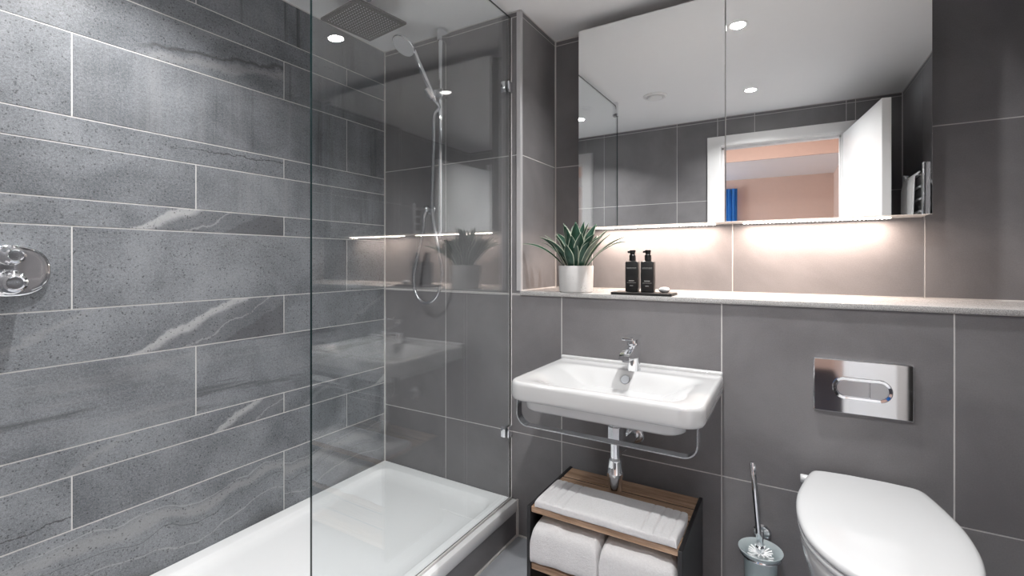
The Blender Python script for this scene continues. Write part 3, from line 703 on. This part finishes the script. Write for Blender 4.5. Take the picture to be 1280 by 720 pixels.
# ------------------------------------------------------------------ toilet
t = thing('toilet', 'white wall-hung toilet with its lid closed below the polished flush plate', 'toilet', (.185, YB, .15))
half = [(0, 1.738), (.06, 1.739), (.116, 1.736), (.134, 1.722), (.147, 1.68), (.162, 1.61), (.173, 1.54), (.176, 1.47), (.172, 1.40), (.160, 1.335), (.141, 1.285), (.115, 1.243), (.08, 1.208), (.042, 1.19), (0, 1.184)]
hs = smooth_path([Vector((a, b, 0)) for a, b in half], 4)
outl = [Vector((.185+p.x, p.y, 0)) for p in hs] + [Vector((.185-p.x, p.y, 0)) for p in hs[-2:0:-1]]
def dr(z, inset, sx=1, sy=1, ypiv=1.738):
    out = []; n = len(outl)
    for i in range(n):
        tn = (outl[(i+1) % n] - outl[i-1]).normalized(); nm = Vector((tn.y, -tn.x, 0))
        p = outl[i] + nm*inset*(1 if (nm.dot(Vector((.185, 1.5, 0))-outl[i]) > 0) else -1)
        out.append(Vector((.185+(p.x-.185)*sx, ypiv+(p.y-ypiv)*sy, z)))
    return out
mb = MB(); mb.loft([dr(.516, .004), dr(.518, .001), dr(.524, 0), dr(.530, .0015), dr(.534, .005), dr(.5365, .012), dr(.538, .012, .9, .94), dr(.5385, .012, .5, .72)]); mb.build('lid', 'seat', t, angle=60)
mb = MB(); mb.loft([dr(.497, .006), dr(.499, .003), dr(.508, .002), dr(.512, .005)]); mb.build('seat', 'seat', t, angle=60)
for x0, x1 in ((.022, .062), (.290, .330)):
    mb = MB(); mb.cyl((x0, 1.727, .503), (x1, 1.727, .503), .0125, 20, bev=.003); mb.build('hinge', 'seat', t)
mb = MB(); mb.loft([dr(.15, .01, .55, .45), dr(.17, .006, .60, .55), dr(.24, .006, .70, .70), dr(.32, .006, .82, .83), dr(.40, .006, .92, .93), dr(.45, .006, .975, .975), dr(.478, .007), dr(.490, .009), dr(.494, .014)])
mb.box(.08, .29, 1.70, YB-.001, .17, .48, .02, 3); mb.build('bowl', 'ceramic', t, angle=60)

# ------------------------------------------------------------------ toilet brush in its wall holder
BX, BY = -.085, 1.672
t = thing('toilet_brush_holder', 'frosted glass toilet brush cup held by a chrome wall bracket', 'toilet brush holder', (BX, YB, .14))
mb = MB(); mb.rev((BX, YB-.0004, .288), (0, -1, 0), [(0, .026), (.006, .026), (.010, .022)], 28); mb.cyl((BX, YB-.005, .288), (BX, BY+.05, .268), .007); mb.tube([(BX+.056*math.cos(q), BY+.056*math.sin(q), .262) for q in (2*math.pi*i/24 for i in range(25))], .0042, 8, False, 2); mb.build('bracket', 'chrome', t)
mb = MB(); mb.rev((BX, BY, .115), (0, 0, 1), [(0, .036), (.004, .041), (.13, .047), (.146, .052), (.158, .062), (.1615, .0635), (.163, .062), (.16, .058), (.148, .048), (.13, .043), (.006, .037), (.006, .002)], 40); mb.build('cup', 'frosted', t, angle=60)
t = thing('toilet_brush', 'toilet brush with a long chrome handle standing in the frosted cup', 'toilet brush', (BX, BY, .13))
tip = Vector((-.1075, 1.67, .545)); base = Vector((BX-.002, BY, .282))
mb = MB(); mb.cyl(base, tip, .0085, 20, bev=.002); mb.rev(base - Vector((0, 0, .012)), (0, 0, 1), [(0, .012), (.012, .012), (.016, .009)], 20); mb.build('handle', 'chrome', t)
mb = MB(); mb.cyl((BX, BY, .135), base, .007, 10)
for z in range(7):
    for i in range(15):
        q = 2*math.pi*(i+.5*(z % 2))/15; r = .037 if z < 6 else .034
        mb.cyl((BX+.005*math.cos(q), BY+.005*math.sin(q), .160+z*.017), (BX+r*math.cos(q), BY+r*math.sin(q), .166+z*.0175), .0028, 6)
mb.build('bristles', 'bristle', t)

# ------------------------------------------------------------------ shelf unit with towels
UX0, UX1, UY0, UY1, UZ = -.735, -.255, 1.338, 1.676, .392
t = thing('shelf_unit', 'low black-sided shelf unit with oak slats standing under the washbasin', 'shelf unit', (-.495, 1.5, 0))
for x in (UX0, UX1-.012):
    mb = MB(); mb.box(x, x+.012, UY0, UY1, 0, UZ, .0015, 1); mb.box(x-.0, x+.012, UY0-.004, UY0+.004, 0, UZ, .001, 1); mb.build('side_panel', 'black', t)
sw = (UY1-UY0-.02)/4
for zt in (UZ-.002, .207, .06):
    for i in range(4):
        mb = MB(); mb.box(UX0+.012, UX1-.012, UY0+.004+i*(sw+.005), UY0+.004+i*(sw+.005)+sw-.006, zt-.019, zt, .0015, 1); mb.build('slat', 'wood', t)
    for i in range(3):  # dark strips set into the slat gaps to stand for the shade there
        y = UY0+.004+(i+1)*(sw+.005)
        mb = MB(); mb.box(UX0+.012, UX1-.012, y-.0105, y-.0005, zt-.019, zt-.004); mb.build('gap_shade_strip', 'black', t)

def soft_slab(x0, x1, y0, y1, z0, z1, rad, layers=1, sag=0, seed=0, droop=0, emboss=None, nx=70, ny=44, wob=1):
    """cloth slab: top and bottom grids with rounded rolled edges and small irregularities"""
    rnd = random.Random(seed); ph = [rnd.uniform(0, 6.3) for _ in range(8)]
    mb = MB(); th = z1-z0
    def prof(s):       # s 0..1 from the bottom centre round the front edge to the top centre, gives y offset and z
        return s
    m = 36; rings = []
    for i in range(nx+1):
        fx = i/nx; x = x0+(x1-x0)*fx
        ends = min(fx, 1-fx)*(x1-x0)
        er = min(1, ends/(rad*.9)); hh = th*(.72+.28*math.sqrt(max(0, 1-(1-er)**2))) if er < 1 else th
        pts = []
        for k in range(m*2):
            a = 2*math.pi*k/(m*2); ca, sa = math.cos(a), math.sin(a)
            yy = (y0+y1)/2 + (y1-y0)/2*math.copysign(abs(ca)**.28, ca)
            zz = z0 + hh/2 + hh/2*math.copysign(abs(sa)**.42, sa)
            wv = .0022*math.sin(x*38+ph[0]+yy*9)+.0016*math.sin(x*77+ph[1])+.0012*math.sin(yy*60+ph[2])
            wv *= wob
            if sa > 0:
                zz += wv*sa - sag*math.sin(math.pi*fx)*.0
                if emboss: zz += emboss(fx*(x1-x0), yy-y0)*sa
            yy += wob*(.0025*math.sin(x*30+ph[3])+.0018*math.sin(x*71+ph[4]))*(1 if ca < 0 else .6)
            if sa <= .05: zz = max(z0, zz)
            pts.append(Vector((x + .002*math.sin(yy*40+ph[5])*(1 if fx in (0, 1) else 0), yy, zz)))
        rings.append(pts)
    mb.loft(rings); return mb
def mat_emboss(x, y):
    W = .437; d = 0
    for ex in (x, W-x):
        for c in (.022, .044, .066, .098):
            d -= .0045*math.exp(-((ex-c)/.0028)**2)
        if .022 < ex < .066 and math.sin(y*95) > .4: d -= .002
    return d
mb = soft_slab(-.706, -.2695, 1.334, 1.505, UZ-.0017, UZ+.029, .012, seed=3, emboss=mat_emboss, nx=240, wob=.3)
tag(mb.build('bath_mat', 'towel', angle=80), 'folded white bath mat with embossed border on top of the shelf unit', 'bath mat')
def folded(x0, x1, seed, label):
    mb = soft_slab(x0, x1, 1.324, 1.655, .2075, .345, .022, seed=seed, nx=50)
    o = mb.build('towel', 'towel', angle=80); tag(o, label, 'towel', 'folded bath towels in the shelf unit'); return o
folded(-.716, -.494, 7, 'thick folded white towel on the middle slats, beside the tray side of the shelf unit')
folded(-.490, -.272, 11, 'thick folded white towel on the middle slats, on the toilet side of the shelf unit')

# ------------------------------------------------------------------ potted plant on the ledge
KX, KY = -.768, 1.815
t = thing('potted_plant', 'green plant with cream-edged leaves in a pale concrete pot on the ledge', 'plant', (KX, KY, ZS))
mb = MB(); mb.rev((KX, KY, ZS), (0, 0, 1), [(0, .064), (.003, .068), (.006, .069), (.106, .0715), (.109, .070), (.109, .066), (.106, .064), (.088, .062), (.088, .002)], 48); mb.build('pot', 'pot', t)
mb = MB(); mb.rev((KX, KY, ZS+.086), (0, 0, 1), [(0, .058), (.005, .061), (.010, .045), (.012, .004)], 28); mb.build('soil', 'soil', t)
def leaf(az, ln, tilt, bend, wid, r0, twist=0):
    """az: heading, tilt: start angle from the vertical, bend: extra angle over the length"""
    mb = MB(); n = 16; p = Vector((KX + r0*math.cos(az), KY + r0*math.sin(az), ZS+.092)); rows_ = []
    hz = Vector((math.cos(az), math.sin(az), 0)); side = Vector((-math.sin(az), math.cos(az), 0))
    for i in range(n+1):
        s = i/n; an = tilt + bend*s**1.6; d = hz*math.sin(an) + Vector((0, 0, math.cos(an)))
        up = -hz*math.cos(an) + Vector((0, 0, math.sin(an)))
        sd = (side*math.cos(twist*s) + up*math.sin(twist*s)); nn = d.cross(sd)
        wd = 1.3*wid*(.38 + .62*math.sin(min(1, s*1.45)*math.pi/2))*(1 if s < .55 else max(.03, 1-((s-.55)/.45)**1.8))
        row = []
        for c in (-1, -.87, -.45, -.05, .05, .45, .87, 1): row.append((p + sd*wd*c - nn*wd*.32*(1-abs(c))).copy())
        rows_.append(row); p = p + d*ln/n
    vr = [[mb.b.verts.new(q) for q in r] for r in rows_]
    for a, b in zip(vr, vr[1:]):
        for c in range(7):
            mb.mi = 1 if c in (0, 6) else 0; mb.face((a[c], a[c+1], b[c+1], b[c]))
    o = mb.build('leaf', ['leaf', 'leaf_edge'], t)
    sm = o.modifiers.new('thickness', 'SOLIDIFY'); sm.thickness = .0012
LV = [(-1.75, .185, .18, .35, .019, .018), (-2.3, .165, .25, .5, .017, .022), (-1.35, .150, .30, .35, .018, .03), (-1.0, .175, .30, .7, .018, .024),
      (-2.75, .19, .45, .8, .015, .026), (3.05, .19, .55, .9, .013, .03), (2.6, .20, .35, .8, .017, .024), (2.1, .21, .2, .6, .018, .02), (1.5, .215, .12, .5, .018, .015),
      (.95, .21, .2, .55, .019, .02), (.45, .20, .32, .7, .018, .026), (.05, .19, .40, .8, .018, .03), (-.45, .19, .42, .9, .017, .028),
      (-1.2, .20, .10, .30, .020, .006), (.3, .20, .08, .42, .020, .008), (2.9, .205, .12, .45, .019, .01), (-2.0, .195, .12, .5, .020, .012), (-1.55, .118, .45, .2, .017, .044),
      (-2.6, .13, .35, .4, .016, .04), (-.75, .14, .45, .5, .016, .042), (1.2, .18, .4, .6, .017, .03), (2.35, .18, .5, .7, .016, .03),
      (-2.95, .235, .70, 1.05, .009, .04), (-.22, .230, .72, .95, .009, .04), (.2, .215, .62, .75, .010, .036), (-.65, .20, .62, .7, .012, .036)]
for i in range(12):
    LV.append((i*.524+random.uniform(-.2, .2), random.uniform(.14, .20), random.uniform(.15, .5), random.uniform(.4, .8), random.uniform(.010, .015), random.uniform(.01, .035)))
for q in LV: leaf(*q, twist=random.uniform(-.5, .5))

# ------------------------------------------------------------------ tray with two pump bottles and a pebble
mb = MB(); mb.box(-.598, -.372, 1.752, 1.852, ZS, ZS+.010, .0012, 2)
tag(mb.build('slate_tray', 'slate'), 'small flat black slate tray on the ledge under the dark bottles', 'tray')
TZ = ZS+.010
def bottle(cx, cy, rz, label):
    t = thing('pump_bottle', label, 'bottle', (cx, cy, TZ), 'black pump bottles on the slate tray')
    rmx = Matrix.Translation((cx, cy, TZ)) @ Matrix.Rotation(rz, 4, 'Z')
    def tr(ps): return [rmx @ p for p in ps]
    mb = MB(); w2 = .0245; d2 = .020
    mb.loft([tr(rrect(-w2+.003, w2-.003, -d2+.003, d2-.003, 0, .003)), tr(rrect(-w2, w2, -d2, d2, .003, .005)), tr(rrect(-w2, w2, -d2, d2, .113, .005)), tr(rrect(-w2+.002, w2-.002, -d2+.002, d2-.002, .1165, .005)), tr(rrect(-.012, .012, -.012, .012, .1185, .0119))])
    mb.build('bottle_body', 'black_plastic', t)
    mb = MB(); mb.rev(rmx @ Vector((0, 0, .118)), (0, 0, 1), [(0, .0125), (.022, .0125), (.024, .011), (.026, .0105)], 28); mb.build('collar', 'black_plastic', t)
    mb = MB(); mb.rev(rmx @ Vector((0, 0, .143)), (0, 0, 1), [(0, .009), (.013, .0115), (.016, .0115), (.017, .0105)], 24); mb.box(-.019, .0, -.0045, .0045, .149, .157, .002, 2, rmx); mb.build('pump_head', 'black_plastic', t)
    mb = MB(); rr = random.Random(int(cx*1000))
    def line(z, wdt, h, gap):
        x = -wdt/2
        while x < wdt/2:
            l = rr.uniform(.0010, .0022); mb.box(x, min(x+l, wdt/2), -d2-.0003, -d2+.001, z, z+h, 0, 1, rmx); x += l+gap
    line(.0915, .036, .0012, .0005); line(.0885, .036, .0004, .0); mb.build('brand_print', 'print', t, False); mb = MB(); line(.041, .020, .0032, .0008); line(.0345, .034, .0010, .0005); line(.0225, .012, .0026, .0006)
    mb.build('label_print', 'print', t, False)
bottle(-.531, 1.812, R(4), 'black square pump bottle nearer the potted plant on the slate tray')
bottle(-.470, 1.806, R(4), 'black square pump bottle nearer the pebble on the slate tray')
mb = MB(); mb.sphere((-.407, 1.795, TZ+.0108), .021, .017, .0112, 28, 16)
tag(mb.build('pebble', 'pebble', angle=80), 'smooth pale grey pebble lying on the end of the slate tray', 'stone')

# ------------------------------------------------------------------ towel radiator by the door, seen in the mirror
t = thing('towel_radiator', 'chrome ladder towel radiator on the side wall, seen in the mirror', 'radiator', (XR, .75, .6))
for y in (.53, .96):
    mb = MB(); mb.box(XR-.085, XR-.055, y-.016, y+.016, .62, 1.655, .006, 3); mb.build('post', 'chrome', t)
for k in range(16):
    z = .68 + k*.062
    mb = MB(); mb.cyl((XR-.07, .53, z), (XR-.07, .96, z), .011, 16); mb.build('rung', 'chrome', t)
for y in (.53, .96):
    for z in (.72, 1.56): mb = MB(); mb.cyl((XR-.06, y, z), (XR-.0005, y, z), .01, 12); mb.build('wall_bracket', 'chrome', t)
mb = MB(); rings = []
nx = 26
for i in range(nx+1):
    y = .57+.27*i/nx; wv = .006*math.sin(i*.9)
    c = [(-.098+wv, 1.0), (-.098+wv*.8, 1.35), (-.096, 1.56), (-.088, 1.612), (-.07, 1.632), (-.052, 1.612), (-.045, 1.55), (-.044-wv*.3, 1.2)]
    th = .007; front = [Vector((XR+a, y, z)) for a, z in c]
    inner = [Vector((XR+a+(th if k < 3 else (-th if k > 4 else 0)), y, z - (th if 2 < k < 6 else 0))) for k, (a, z) in enumerate(c)]
    rings.append(front + inner[::-1])
mb.loft(rings); tag(mb.build('hanging_towel', 'towel', angle=70), 'white towel draped over the chrome towel radiator, seen in the mirror', 'towel')
